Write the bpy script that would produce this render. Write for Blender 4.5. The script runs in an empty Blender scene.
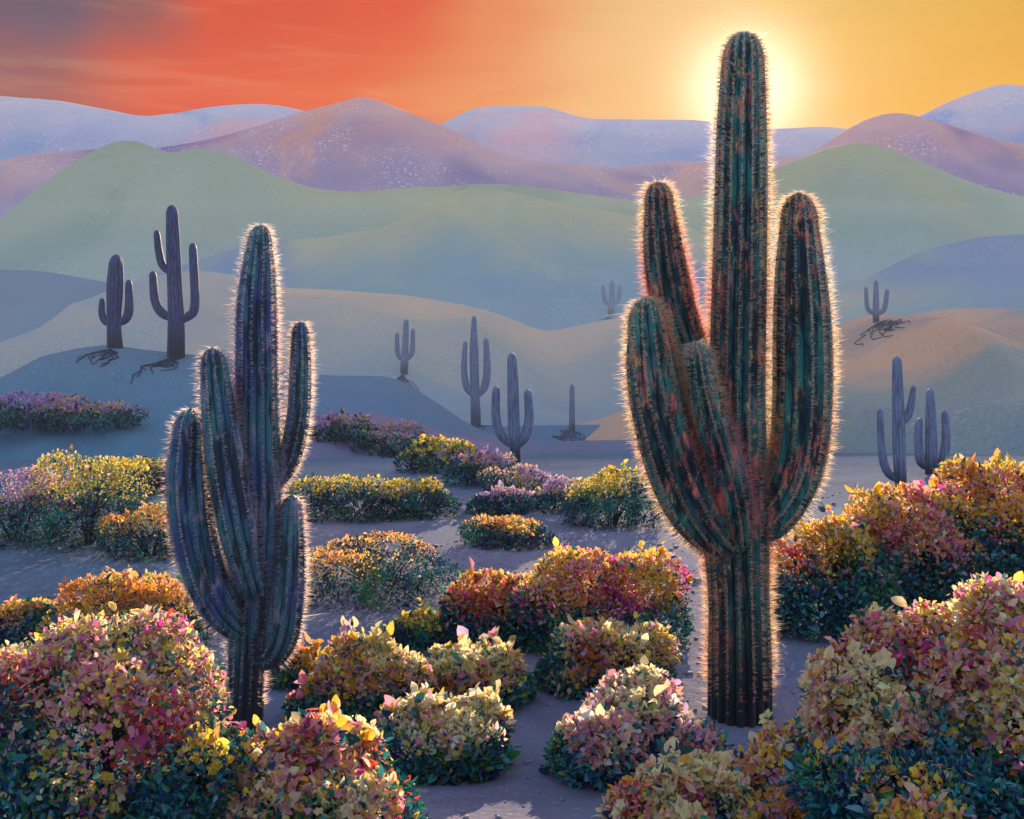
import bpy, math, random
import numpy as np
from mathutils import Vector
from mathutils.bvhtree import BVHTree

S = bpy.context.scene
COL = S.collection
F = 1100.0          # focal length in pixels of a 1024 px wide frame
EYE = 6.0           # eye height above the valley floor
HZ = 300.0          # image row of the horizon
R = math.radians

# ------------------------------------------------------------------ camera
cd = bpy.data.cameras.new('camera'); cam = bpy.data.objects.new('camera', cd); COL.objects.link(cam)
cd.sensor_width = 36; cd.lens = 36 * F / 1024; cd.shift_y = -(409.5 - HZ) / 1024
cd.clip_start = 0.1; cd.clip_end = 6000
cam.location = (0, 0, EYE); cam.rotation_euler = (R(90), 0, 0)
S.camera = cam

# ------------------------------------------------------------------ light, sky, exposure
SUNV = Vector(((745 - 512) / F, 1.0, (HZ - 90) / F)).normalized()
SUN_EL = math.asin(SUNV.z); SUN_AZ = math.atan2(SUNV.x, SUNV.y)
sl = bpy.data.lights.new('sun', 'SUN'); sl.energy = 5.0; sl.angle = R(0.6); sl.color = (1.0, 0.74, 0.5)
so = bpy.data.objects.new('sun', sl); COL.objects.link(so)
so.rotation_euler = SUNV.to_track_quat('Z', 'Y').to_euler(); so.location = (60, 300, 160)
S.view_settings.view_transform = 'Standard'; S.view_settings.look = 'None'
S.view_settings.gamma = 1; S.view_settings.use_curve_mapping = False
S.view_settings.exposure = 1.25
S.cycles.use_denoising = True
S.cycles.max_bounces = 7; S.cycles.diffuse_bounces = 3; S.cycles.transmission_bounces = 4
S.cycles.volume_bounces = 1; S.cycles.transparent_max_bounces = 8
S.cycles.sample_clamp_indirect = 4


def lin(r, g, b):
    f = lambda c: (c / 255 / 12.92) if c / 255 <= .04045 else ((c / 255 + .055) / 1.055) ** 2.4
    return (f(r), f(g), f(b), 1.0)


class NT:
    """small node-tree writer"""
    def __init__(self, tree):
        self.t = tree; self.t.nodes.clear()

    def n(self, typ, **kw):
        nd = self.t.nodes.new(typ)
        for k, v in kw.items(): setattr(nd, k, v)
        return nd

    def put(self, sock, v):
        if v is None: return
        if isinstance(v, bpy.types.NodeSocket): self.t.links.new(v, sock)
        else: sock.default_value = v

    def math(self, op, a, b=None, c=None, clamp=False):
        nd = self.n('ShaderNodeMath', operation=op); nd.use_clamp = clamp
        for i, v in enumerate((a, b, c)): self.put(nd.inputs[i], v)
        return nd.outputs[0]

    def ramp(self, fac, stops, interp='EASE'):
        nd = self.n('ShaderNodeValToRGB'); nd.color_ramp.interpolation = interp
        e = nd.color_ramp.elements
        e[0].position = stops[0][0]; e[0].color = stops[0][1]
        e[1].position = stops[-1][0]; e[1].color = stops[-1][1]
        for p, c in stops[1:-1]:
            x = e.new(p); x.color = c
        self.put(nd.inputs[0], fac)
        return nd.outputs[0]

    def mix(self, fac, a, b, blend='MIX'):
        nd = self.n('ShaderNodeMix', data_type='RGBA', blend_type=blend)
        self.put(nd.inputs[0], fac); self.put(nd.inputs[6], a); self.put(nd.inputs[7], b)
        return nd.outputs[2]

    def noise(self, vec, scale, detail=4, rough=.55, dist=0.0):
        nd = self.n('ShaderNodeTexNoise'); self.put(nd.inputs['Vector'], vec)
        nd.inputs['Scale'].default_value = scale; nd.inputs['Detail'].default_value = detail
        nd.inputs['Roughness'].default_value = rough; nd.inputs['Distortion'].default_value = dist
        return nd.outputs['Fac']

    def maprange(self, v, a, b, c=0.0, d=1.0, smooth=True):
        nd = self.n('ShaderNodeMapRange'); nd.interpolation_type = 'SMOOTHSTEP' if smooth else 'LINEAR'
        self.put(nd.inputs[0], v)
        for i, x in enumerate((a, b, c, d)): nd.inputs[i + 1].default_value = x
        return nd.outputs[0]

    def mapping(self, vec, scale=(1, 1, 1)):
        nd = self.n('ShaderNodeMapping'); self.put(nd.inputs[0], vec); nd.inputs['Scale'].default_value = scale
        return nd.outputs[0]


def build_world():
    w = bpy.data.worlds.new('World'); S.world = w; w.use_nodes = True
    t = NT(w.node_tree)
    d = t.n('ShaderNodeTexCoord').outputs['Generated']
    sp = t.n('ShaderNodeSeparateXYZ'); t.put(sp.inputs[0], d)
    x, y, z = sp.outputs
    az = t.math('ARCTAN2', x, y)
    el = t.math('ARCSINE', z)
    # broad soft cloud bands drift the colours
    n1 = t.noise(t.mapping(d, (1, 1, 3.2)), 2.6, 3, .5, .6)
    n2 = t.noise(t.mapping(d, (1, 1, 4.5)), 5.5, 4, .55, .3)
    azw = t.math('ADD', az, t.math('MULTIPLY', t.math('SUBTRACT', n1, .5), .22))
    f = t.maprange(azw, R(-30), R(30), smooth=False)
    pos = lambda px: (math.atan((px - 512) / F) + R(30)) / R(60)
    up = t.ramp(f, [(0, lin(50, 66, 104)), (pos(50), lin(66, 76, 112)), (pos(140), lin(126, 76, 88)), (pos(215), lin(222, 62, 26)), (pos(400), lin(230, 66, 26)),
                    (pos(520), lin(236, 130, 76)), (pos(660), lin(240, 186, 120)), (pos(820), lin(238, 182, 58)), (1, lin(226, 172, 40))])
    lo = t.ramp(f, [(0, lin(120, 76, 92)), (pos(30), lin(156, 80, 84)), (pos(160), lin(230, 70, 28)), (pos(330), lin(238, 88, 36)), (pos(480), lin(242, 142, 74)),
                    (pos(620), lin(246, 184, 108)), (pos(850), lin(250, 182, 14)), (1, lin(244, 172, 10))])
    elw = t.math('ADD', el, t.math('MULTIPLY', t.math('SUBTRACT', n2, .5), .05))
    fe = t.maprange(elw, R(9.5), R(15))
    sunset = t.mix(fe, lo, up)
    n4 = t.noise(t.mapping(d, (1, 1, 9)), 7, 6, .6, .8)
    sunset = t.mix(t.maprange(n4, .50, .72, 0, .30), sunset, t.mix(1.0, sunset, (.80, .74, .95, 1), 'MULTIPLY'))
    n5 = t.noise(t.mapping(d, (1.1, 1, 11)), 5, 6, .6, .5)
    sunset = t.mix(t.maprange(n5, .52, .70, 0, .22), sunset, t.mix(.5, sunset, (1.0, .62, .36, 1)))
    # solar aureole
    dt = t.n('ShaderNodeVectorMath', operation='DOT_PRODUCT'); t.put(dt.inputs[0], d); dt.inputs[1].default_value = tuple(SUNV)
    th = t.math('ARCCOSINE', t.math('MINIMUM', dt.outputs['Value'], .99999))
    g1 = t.math('EXPONENT', t.math('MULTIPLY', t.math('POWER', t.math('DIVIDE', th, R(2.6)), 2.0), -1.0))
    g2 = t.math('EXPONENT', t.math('MULTIPLY', t.math('DIVIDE', th, R(5.0)), -1.0))
    sunset = t.mix(t.math('MULTIPLY', g2, .6), sunset, (1.5, 1.15, .55, 1))
    sunset = t.mix(t.math('MULTIPLY', g1, .97), sunset, (2.1, 1.85, 1.3, 1))
    # dusk dome everywhere else
    sky = t.n('ShaderNodeTexSky'); sky.sky_type = 'NISHITA'; sky.sun_disc = False
    sky.sun_elevation = SUN_EL; sky.sun_rotation = SUN_AZ; sky.dust_density = 1.5
    dome = t.mix(1.0, sky.outputs[0], (DOME_K, DOME_K, DOME_K, 1), 'MULTIPLY')
    dome = t.mix(.8, dome, (1.9, 2.4, 3.5, 1))
    m1 = t.maprange(el, R(16), R(48), 1.0, 0.0)
    m2 = t.maprange(t.math('ABSOLUTE', az), R(35), R(85), 1.0, 0.0)
    colr = t.mix(t.math('MULTIPLY', m1, m2), dome, t.mix(1.0, sunset, (SUNSET_K, SUNSET_K, SUNSET_K, 1), 'MULTIPLY'))
    bg = t.n('ShaderNodeBackground'); t.put(bg.inputs[0], colr); bg.inputs[1].default_value = WORLD_K
    o = t.n('ShaderNodeOutputWorld'); t.t.links.new(bg.outputs[0], o.inputs[0])


WORLD_K = 0.15; SUNSET_K = 2.5
# the Background runs at 0.15, the sky colours below are scaled up to suit
DOME_K = 0.6
build_world()
bgn = [n for n in S.world.node_tree.nodes if n.type == 'BACKGROUND'][0]
HAZE_D = 0.00024

# ------------------------------------------------------------------ mesh helpers
def tag(o, label=None, cat=None, group=None, kind=None):
    if label: o['label'] = label
    if cat: o['category'] = cat
    if group: o['group'] = group
    if kind: o['kind'] = kind
    return o


def mesh_obj(name, v, faces, mat, parent=None, smooth=False, colors=None, loc=None):
    """v (n,3) array, faces (m,k) int array"""
    me = bpy.data.meshes.new(name)
    v = np.asarray(v, np.float32); faces = np.asarray(faces, np.int32)
    m, k = faces.shape
    me.vertices.add(len(v)); me.vertices.foreach_set('co', v.ravel())
    me.loops.add(m * k); me.loops.foreach_set('vertex_index', faces.ravel())
    me.polygons.add(m); me.polygons.foreach_set('loop_start', np.arange(0, m * k, k, dtype=np.int32))
    me.polygons.foreach_set('loop_total', np.full(m, k, np.int32))
    if smooth: me.polygons.foreach_set('use_smooth', np.ones(m, bool))
    me.update(calc_edges=True)
    if colors is not None:
        a = me.color_attributes.new('tint', 'FLOAT_COLOR', 'POINT')
        c = np.ones((len(v), 4), np.float32); c[:, :3] = colors; a.data.foreach_set('color', c.ravel())
    if mat: me.materials.append(mat)
    o = bpy.data.objects.new(name, me); COL.objects.link(o)
    if parent: o.parent = parent
    if loc is not None: o.location = loc
    return o


def empty(name, loc):
    o = bpy.data.objects.new(name, None); COL.objects.link(o); o.location = loc; o.empty_display_size = .3
    return o


def fnoise(seed, n=10, lo=.5, hi=2.0):
    """cheap smooth pseudo noise, about -1..1, of 3-D points"""
    g = np.random.RandomState(seed)
    k = g.normal(size=(n, 3)); k /= np.linalg.norm(k, axis=1)[:, None]
    fr = np.exp(g.uniform(math.log(lo), math.log(hi), n)); k *= fr[:, None]; ph = g.uniform(0, 6.28, n)
    am = 1 / np.sqrt(fr); am /= np.sqrt((am ** 2).sum()) * .75
    def f(p):
        p = np.asarray(p, float)
        return (np.sin(p @ k.T + ph) * am).sum(-1)
    return f


def smst(a, b, x):
    t = np.clip((x - a) / (b - a), 0, 1); return t * t * (3 - 2 * t)

# ------------------------------------------------------------------ materials
def mat_new(name):
    m = bpy.data.materials.new(name); m.use_nodes = True
    return m, NT(m.node_tree)


def finish(t, color, rough=.85, bump=None, bstr=.3, bdist=.05, spec=.2):
    p = t.n('ShaderNodeBsdfPrincipled'); t.put(p.inputs['Base Color'], color)
    p.inputs['Roughness'].default_value = rough; p.inputs['Specular IOR Level'].default_value = spec
    if bump is not None:
        b = t.n('ShaderNodeBump'); b.inputs['Strength'].default_value = bstr; b.inputs['Distance'].default_value = bdist
        t.put(b.inputs['Height'], bump); t.put(p.inputs['Normal'], b.outputs[0])
    o = t.n('ShaderNodeOutputMaterial'); t.t.links.new(p.outputs[0], o.inputs[0])
    return p


HILL_K = 1.12  # lifts the hill colours; their paleness carries painted distance haze


def hill_material(name, crest, mid, low, patch, scale, speck=.35, speck_col=(.6, .55, .5, 1), sscale=None, patch2=None, lo_at=.22, mid_at=.62):
    """crest/mid/low: soil and plant tones by height, distance haze painted in, patch: plant communities"""
    m, t = mat_new(name)
    obj = t.n('ShaderNodeTexCoord').outputs['Object']
    at = t.n('ShaderNodeAttribute', attribute_name='tint'); sp = t.n('ShaderNodeSeparateColor'); t.put(sp.inputs[0], at.outputs['Color'])
    h = sp.outputs[0]
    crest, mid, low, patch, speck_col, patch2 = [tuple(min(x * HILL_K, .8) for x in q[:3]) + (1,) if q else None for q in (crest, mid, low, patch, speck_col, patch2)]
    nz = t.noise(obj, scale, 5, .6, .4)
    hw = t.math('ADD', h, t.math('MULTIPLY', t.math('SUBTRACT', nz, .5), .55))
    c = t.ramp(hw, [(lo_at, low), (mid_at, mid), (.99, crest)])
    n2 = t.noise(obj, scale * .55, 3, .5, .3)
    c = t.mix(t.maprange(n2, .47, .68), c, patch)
    if patch2:
        n3 = t.noise(obj, scale * .8 + .0013, 4, .55, .8)
        c = t.mix(t.maprange(n3, .52, .72), c, patch2)
    # scattered scrub and pale stones
    ss = sscale or scale * 60
    s1 = t.noise(obj, ss, 3, .7)
    s2 = t.noise(obj, scale * 1.7, 3, .6)
    sm = t.math('MULTIPLY', t.maprange(s1, .54, .64), t.maprange(s2, .40, .62, .0, speck))
    c = t.mix(sm, c, speck_col)
    s3 = t.noise(obj, ss * .7, 3, .7)
    c = t.mix(t.maprange(s3, .58, .68, 0, .35), c, tuple(a * .45 for a in low[:3]) + (1,))
    finish(t, c, .95, t.noise(obj, ss * .5, 4, .6), .25, 1.2 / max(ss, .1) * .6, .05)
    return m


def leaf_material(name, trans=.45, rough=.5):
    m, t = mat_new(name)
    at = t.n('ShaderNodeAttribute', attribute_name='tint').outputs['Color']
    obj = t.n('ShaderNodeTexCoord').outputs['Object']
    c = t.mix(t.maprange(t.noise(obj, 26, 2), .3, .7, 0, .35), at, t.mix(1.0, at, (.62, .55, .6, 1), 'MULTIPLY'))
    p = t.n('ShaderNodeBsdfPrincipled'); t.put(p.inputs['Base Color'], c); p.inputs['Roughness'].default_value = rough
    p.inputs['Specular IOR Level'].default_value = .25
    tr = t.n('ShaderNodeBsdfTranslucent'); t.put(tr.inputs[0], c)
    mx = t.n('ShaderNodeMixShader'); mx.inputs[0].default_value = trans
    t.t.links.new(p.outputs[0], mx.inputs[1]); t.t.links.new(tr.outputs[0], mx.inputs[2])
    o = t.n('ShaderNodeOutputMaterial'); t.t.links.new(mx.outputs[0], o.inputs[0])
    return m


M_LEAF = leaf_material('shrub_leaf', .35, .55)
M_PETAL = leaf_material('petal', .62, .6)
M_SPINE = leaf_material('spine', .85, .5)


def flesh_material(name, base, dark, blot, blot2, amt, scale=7.0, rough=.55, groove=(.01, .02, .03, 1)):
    m, t = mat_new(name)
    obj = t.n('ShaderNodeTexCoord').outputs['Object']
    st = t.mapping(obj, (1, 1, .45))
    at = t.n('ShaderNodeAttribute', attribute_name='tint'); sp = t.n('ShaderNodeSeparateColor'); t.put(sp.inputs[0], at.outputs['Color'])
    rib, up = sp.outputs[0], sp.outputs[1]
    c = t.mix(t.maprange(t.noise(st, 2.2, 4, .6), .35, .65), base, dark)
    c = t.mix(t.maprange(rib, .0, .55, .85, 0), c, groove)           # crease shade painted into the rib grooves
    b1 = t.math('MULTIPLY', t.maprange(t.noise(st, scale, 6, .75), .52, .60), t.maprange(t.noise(obj, 1.7, 3), .40, .60))
    c = t.mix(t.math('MULTIPLY', b1, amt), c, blot)
    b2 = t.math('MULTIPLY', t.maprange(t.noise(st, scale * 1.7, 6, .8), .55, .62), t.maprange(t.noise(obj, 2.4, 3), .45, .62))
    c = t.mix(t.math('MULTIPLY', b2, amt), c, blot2)
    b3 = t.maprange(t.noise(t.mapping(obj, (1.2, 1.2, .18)), scale * 1.3, 5, .7), .48, .58, 0, .88)
    c = t.mix(b3, c, groove)

    # bark-like foot of the trunk
    c = t.mix(t.maprange(up, 0.02, .30, .92, 0), c, (.012, .014, .02, 1))
    p = finish(t, c, rough, t.noise(st, 30, 5, .7), .6, .02, .3)
    p.inputs['Sheen Weight'].default_value = .5; p.inputs['Sheen Roughness'].default_value = .3; p.inputs['Sheen Tint'].default_value = (1, .8, .65, 1)
    return m

# ------------------------------------------------------------------ terrain
GX = [-80, -10, 0, 5, 8, 11, 13.2, 18, 25, 45, 60, 100, 160, 260, 1300]
GZ = [4.6, 4.4, 4.3, 3.0, 1.72, .52, .02, 0, 0, -.7, -2.6, -7.5, -12, -14, -14]
gn = fnoise(3, 12, .12, .9); gn2 = fnoise(5, 8, .03, .1)


def G(x, y):
    x = np.asarray(x, float); y = np.asarray(y, float)
    z = sum(np.interp(y + o, GX, GZ) for o in (-1.2, -.6, 0, .6, 1.2)) / 5
    z = z + .45 * smst(1.6, 4.5, x) * smst(14, 7, y) + .25 * smst(-2.5, -5, x) * smst(13, 8, y)
    z = z + .8 * smst(5, 12, x) * smst(15, 21, y) * smst(34, 24, y)
    p = np.stack([x, y, np.zeros_like(x)], -1)
    z = z + gn(p) * .07 + gn2(p) * .25 * smst(14, 40, y)
    return z


def grid_faces(nv, nu):
    a = np.arange(nv - 1)[:, None] * nu + np.arange(nu - 1)[None]
    return np.stack([a, a + 1, a + nu + 1, a + nu], -1).reshape(-1, 4)


ALLV, ALLF = [], []


def terrain(name, v, f, mat, colors=None):
    o = mesh_obj(name, v, f, mat, smooth=True, colors=colors); tag(o, kind='structure')
    off = sum(len(a) for a in ALLV); ALLV.append(np.asarray(v)); ALLF.append(np.asarray(f) + off)
    return o


def ground_material():
    m, t = mat_new('desert_ground')
    obj = t.n('ShaderNodeTexCoord').outputs['Object']
    n = t.noise(obj, .06, 4, .55, .5)
    c = t.ramp(n, [(.34, (.10, .16, .23, 1)), (.48, (.14, .16, .24, 1)), (.60, (.25, .20, .25, 1)), (.72, (.17, .18, .25, 1))])
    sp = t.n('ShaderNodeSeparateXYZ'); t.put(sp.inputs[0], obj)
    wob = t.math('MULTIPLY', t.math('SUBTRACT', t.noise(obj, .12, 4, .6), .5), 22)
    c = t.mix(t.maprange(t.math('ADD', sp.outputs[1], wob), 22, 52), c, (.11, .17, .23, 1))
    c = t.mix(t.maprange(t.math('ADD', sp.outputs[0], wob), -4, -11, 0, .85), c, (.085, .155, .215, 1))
    n2 = t.noise(obj, .5, 5, .65)
    c = t.mix(t.maprange(n2, .42, .7, 0, .5), c, (.07, .08, .14, 1))
    st = t.noise(obj, 9, 5, .75)
    c = t.mix(t.maprange(st, .55, .68, 0, .45), c, (.36, .32, .34, 1))
    v = t.n('ShaderNodeTexVoronoi'); v.inputs['Scale'].default_value = 7; t.put(v.inputs['Vector'], obj)
    c = t.mix(t.maprange(v.outputs['Distance'], .05, .22, .4, 0), c, (.05, .06, .09, 1))
    finish(t, c, .95, t.noise(obj, 5, 7, .7), .8, .08, .08)
    return m


ys = np.concatenate([np.arange(-60, 0, 3.0), np.arange(0, 30, .16), 30 * np.exp(np.arange(0, 1, 1 / 150) * math.log(1300 / 30)), [1300.]])
us = np.linspace(-1, 1, 300)
U, Y = np.meshgrid(us, ys)
X = U * (26 + .8 * np.maximum(Y, 0))
v = np.stack([X, Y, G(X, Y)], -1).reshape(-1, 3)
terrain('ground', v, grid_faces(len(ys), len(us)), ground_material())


def hill(name, D, W, prof, mat, low=-11.0, seed=1, back=None, spur=.12, nv=90, nu=320, sharp=1.6):
    """ridge at distance D whose crest line has the given height profile; long front slope, shorter back slope"""
    px = np.array([p[0] for p in prof], float); py = np.array([p[1] for p in prof], float)
    back = back or W * .8
    X = np.linspace((-420 - 512) / F * D, (1440 - 512) / F * D, nu)
    P = 512 + F * X / D
    cz = np.zeros(nu)
    for o in (-12, -6, 0, 6, 12): cz += np.interp(P + o, px, py) / 5
    cz = EYE - (cz - HZ) / F * D
    nz = fnoise(seed, 14, 6 / W, 40 / W); nb = fnoise(seed + 50, 10, 2 / W, 9 / W)
    cz = cz + nz(np.stack([X, X * 0, X * 0], -1)) * D * .0011
    tv = np.concatenate([np.linspace(-1, 0, int(nv * .68))[:-1], np.linspace(0, 1, int(nv * .32))])
    T, XX = np.meshgrid(tv, X, indexing='ij')
    YY = D + np.where(T < 0, T * W, T * back)
    CZ = np.broadcast_to(cz, T.shape)
    bend = nb(np.stack([XX, YY * .4, XX * 0], -1))
    a = np.abs(T)
    s = np.exp(-(a * (sharp + .25 * bend * a)) ** 1.75)
    s = s - math.exp(-sharp ** 1.75) * smst(.6, 1, a) * 1.05
    z = low + (CZ - low) * s
    rid = nz(np.stack([XX, YY * .7, XX * 0], -1))
    z = z + (1 - np.abs(rid) * 1.6) * spur * W * .12 * np.clip(a * 4, 0, 1) * (1 - smst(.75, 1, a))
    yy = YY + nb(np.stack([XX * .5, XX * 0, XX * 0], -1)) * W * .05
    vv = np.stack([XX, yy, z], -1).reshape(-1, 3)
    h = np.clip(s, 0, 1).reshape(-1)
    return terrain(name, vv, grid_faces(len(tv), nu), mat, np.stack([h, h, h], -1))


mh = hill_material
# far mountains ----------------------------------------------------
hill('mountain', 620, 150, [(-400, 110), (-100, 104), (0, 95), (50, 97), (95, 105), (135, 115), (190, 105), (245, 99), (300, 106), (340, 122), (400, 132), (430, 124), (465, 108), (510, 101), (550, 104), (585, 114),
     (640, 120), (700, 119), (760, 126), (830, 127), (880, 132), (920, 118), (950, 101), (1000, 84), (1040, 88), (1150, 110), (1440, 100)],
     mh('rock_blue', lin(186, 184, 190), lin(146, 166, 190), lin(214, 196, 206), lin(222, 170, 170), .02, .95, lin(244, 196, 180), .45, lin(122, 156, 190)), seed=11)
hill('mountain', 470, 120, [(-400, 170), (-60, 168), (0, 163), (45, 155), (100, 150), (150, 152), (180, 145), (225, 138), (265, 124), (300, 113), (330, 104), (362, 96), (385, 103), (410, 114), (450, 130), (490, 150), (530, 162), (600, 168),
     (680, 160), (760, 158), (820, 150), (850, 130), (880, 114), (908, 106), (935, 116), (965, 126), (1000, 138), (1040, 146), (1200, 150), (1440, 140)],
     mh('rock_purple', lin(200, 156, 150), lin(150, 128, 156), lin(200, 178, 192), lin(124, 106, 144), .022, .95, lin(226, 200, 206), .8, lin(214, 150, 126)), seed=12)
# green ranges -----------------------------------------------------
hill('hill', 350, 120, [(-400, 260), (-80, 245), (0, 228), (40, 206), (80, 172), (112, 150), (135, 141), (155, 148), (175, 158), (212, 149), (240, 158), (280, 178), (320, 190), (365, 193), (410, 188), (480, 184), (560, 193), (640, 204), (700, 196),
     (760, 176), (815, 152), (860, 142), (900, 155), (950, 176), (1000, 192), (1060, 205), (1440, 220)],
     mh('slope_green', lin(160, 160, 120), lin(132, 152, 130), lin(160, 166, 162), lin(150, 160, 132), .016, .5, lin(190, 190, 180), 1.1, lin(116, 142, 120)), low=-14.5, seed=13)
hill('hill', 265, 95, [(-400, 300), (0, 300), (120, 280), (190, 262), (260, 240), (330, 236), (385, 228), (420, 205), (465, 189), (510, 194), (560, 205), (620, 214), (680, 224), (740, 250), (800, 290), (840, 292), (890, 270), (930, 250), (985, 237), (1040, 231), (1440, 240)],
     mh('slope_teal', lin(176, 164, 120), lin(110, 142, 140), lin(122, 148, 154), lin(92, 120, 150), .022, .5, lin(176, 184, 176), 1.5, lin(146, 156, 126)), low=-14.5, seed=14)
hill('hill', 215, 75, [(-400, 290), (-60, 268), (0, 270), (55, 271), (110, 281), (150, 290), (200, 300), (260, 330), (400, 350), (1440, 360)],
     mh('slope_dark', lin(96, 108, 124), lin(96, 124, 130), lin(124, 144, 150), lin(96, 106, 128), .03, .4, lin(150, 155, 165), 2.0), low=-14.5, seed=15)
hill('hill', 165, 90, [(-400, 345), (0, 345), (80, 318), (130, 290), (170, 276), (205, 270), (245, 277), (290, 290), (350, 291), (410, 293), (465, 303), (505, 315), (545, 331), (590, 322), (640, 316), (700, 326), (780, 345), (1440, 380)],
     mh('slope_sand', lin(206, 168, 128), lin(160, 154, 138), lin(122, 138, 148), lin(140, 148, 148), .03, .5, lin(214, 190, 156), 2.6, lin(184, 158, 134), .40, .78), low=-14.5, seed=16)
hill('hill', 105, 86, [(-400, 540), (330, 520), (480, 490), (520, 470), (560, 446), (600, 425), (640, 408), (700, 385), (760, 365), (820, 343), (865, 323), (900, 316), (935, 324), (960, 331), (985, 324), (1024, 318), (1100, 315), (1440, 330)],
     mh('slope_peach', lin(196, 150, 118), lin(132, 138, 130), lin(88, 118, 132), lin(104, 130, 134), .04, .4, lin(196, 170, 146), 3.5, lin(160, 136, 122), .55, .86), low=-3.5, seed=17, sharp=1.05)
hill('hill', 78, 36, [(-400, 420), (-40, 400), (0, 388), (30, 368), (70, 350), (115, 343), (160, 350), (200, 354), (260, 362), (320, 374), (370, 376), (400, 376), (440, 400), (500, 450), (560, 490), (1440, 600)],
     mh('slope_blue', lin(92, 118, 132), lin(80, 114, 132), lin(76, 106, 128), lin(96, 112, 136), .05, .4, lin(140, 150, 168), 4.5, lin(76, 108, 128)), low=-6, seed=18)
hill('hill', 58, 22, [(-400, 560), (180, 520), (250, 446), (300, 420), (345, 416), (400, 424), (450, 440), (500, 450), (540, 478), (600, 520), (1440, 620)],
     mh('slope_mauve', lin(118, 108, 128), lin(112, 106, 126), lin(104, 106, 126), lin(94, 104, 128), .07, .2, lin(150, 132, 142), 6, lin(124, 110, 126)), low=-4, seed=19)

BV = BVHTree.FromPolygons(np.concatenate(ALLV).tolist(), np.concatenate(ALLF).tolist())
ORI = Vector((0, 0, EYE))


def hit(px, py, near=0.0):
    """the spot of the terrain seen in a pixel"""
    d = Vector(((px - 512) / F, 1.0, -(py - HZ) / F)).normalized()
    loc, n, i, dist = BV.ray_cast(ORI + d * near, d)
    return loc


def drop(x, y):
    loc, n, i, dist = BV.ray_cast(Vector((x, y, 400)), Vector((0, 0, -1)))
    return loc

# ------------------------------------------------------------------ saguaros
def catmull(P, step):
    P = np.asarray(P, float); out = []
    for i in range(len(P) - 1):
        p0 = P[max(i - 1, 0)]; p1 = P[i]; p2 = P[i + 1]; p3 = P[min(i + 2, len(P) - 1)]
        n = max(2, int(np.linalg.norm(p2[:3] - p1[:3]) / step))
        t = np.linspace(0, 1, n, endpoint=False)[:, None]
        out.append(.5 * ((2 * p1) + (-p0 + p2) * t + (2 * p0 - 5 * p1 + 4 * p2 - p3) * t ** 2 + (-p0 + 3 * p1 - 3 * p2 + p3) * t ** 3))
    out.append(P[-1:]); return np.concatenate(out)


def limb_data(path, ribs, per, step, depth=.13, seed=0, dome=1.7):
    """rings of a ribbed column; path rows are x, y, z, radius; a dome closes the tip"""
    P = catmull(path, step)
    tdir = P[-1, :3] - P[-3, :3]; tdir /= np.linalg.norm(tdir); r = P[-1, 3]
    a = np.linspace(0, 1, 14)[1:]
    P = np.concatenate([P, np.concatenate([P[-1, :3] + tdir * (a * dome * r)[:, None], (r * np.sqrt(np.maximum(1 - a ** 2.2, .0004)))[:, None]], 1)])
    n = len(P); g = fnoise(seed, 8, .8, 3)
    P[:, 3] *= 1 + .035 * g(P[:, :3])
    T = np.gradient(P[:, :3], axis=0); T /= np.linalg.norm(T, axis=1)[:, None]
    A = np.zeros((n, 3)); a0 = np.array([0, 1., 0]); a0 -= T[0] * (a0 @ T[0]); A[0] = a0 / np.linalg.norm(a0)
    for i in range(1, n):
        v_ = A[i - 1] - T[i] * (A[i - 1] @ T[i]); A[i] = v_ / np.linalg.norm(v_)
    B = np.cross(T, A)
    m = ribs * per
    th = np.arange(m) * 2 * math.pi / m
    prof = np.abs(np.cos(th * ribs / 2)) ** .8           # 1 on a rib crest
    wob = 1 + .02 * np.sin(3 * th + seed)
    tip = np.clip(P[:, 3] / P[:, 3].max(), .25, 1)
    rr = P[:, 3][:, None] * (1 - depth * tip[:, None] * (1 - prof[None])) * wob[None]
    V = P[:, None, :3] + rr[..., None] * (np.cos(th)[None, :, None] * A[:, None] + np.sin(th)[None, :, None] * B[:, None])
    return P, T, A, B, V, prof, th


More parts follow.
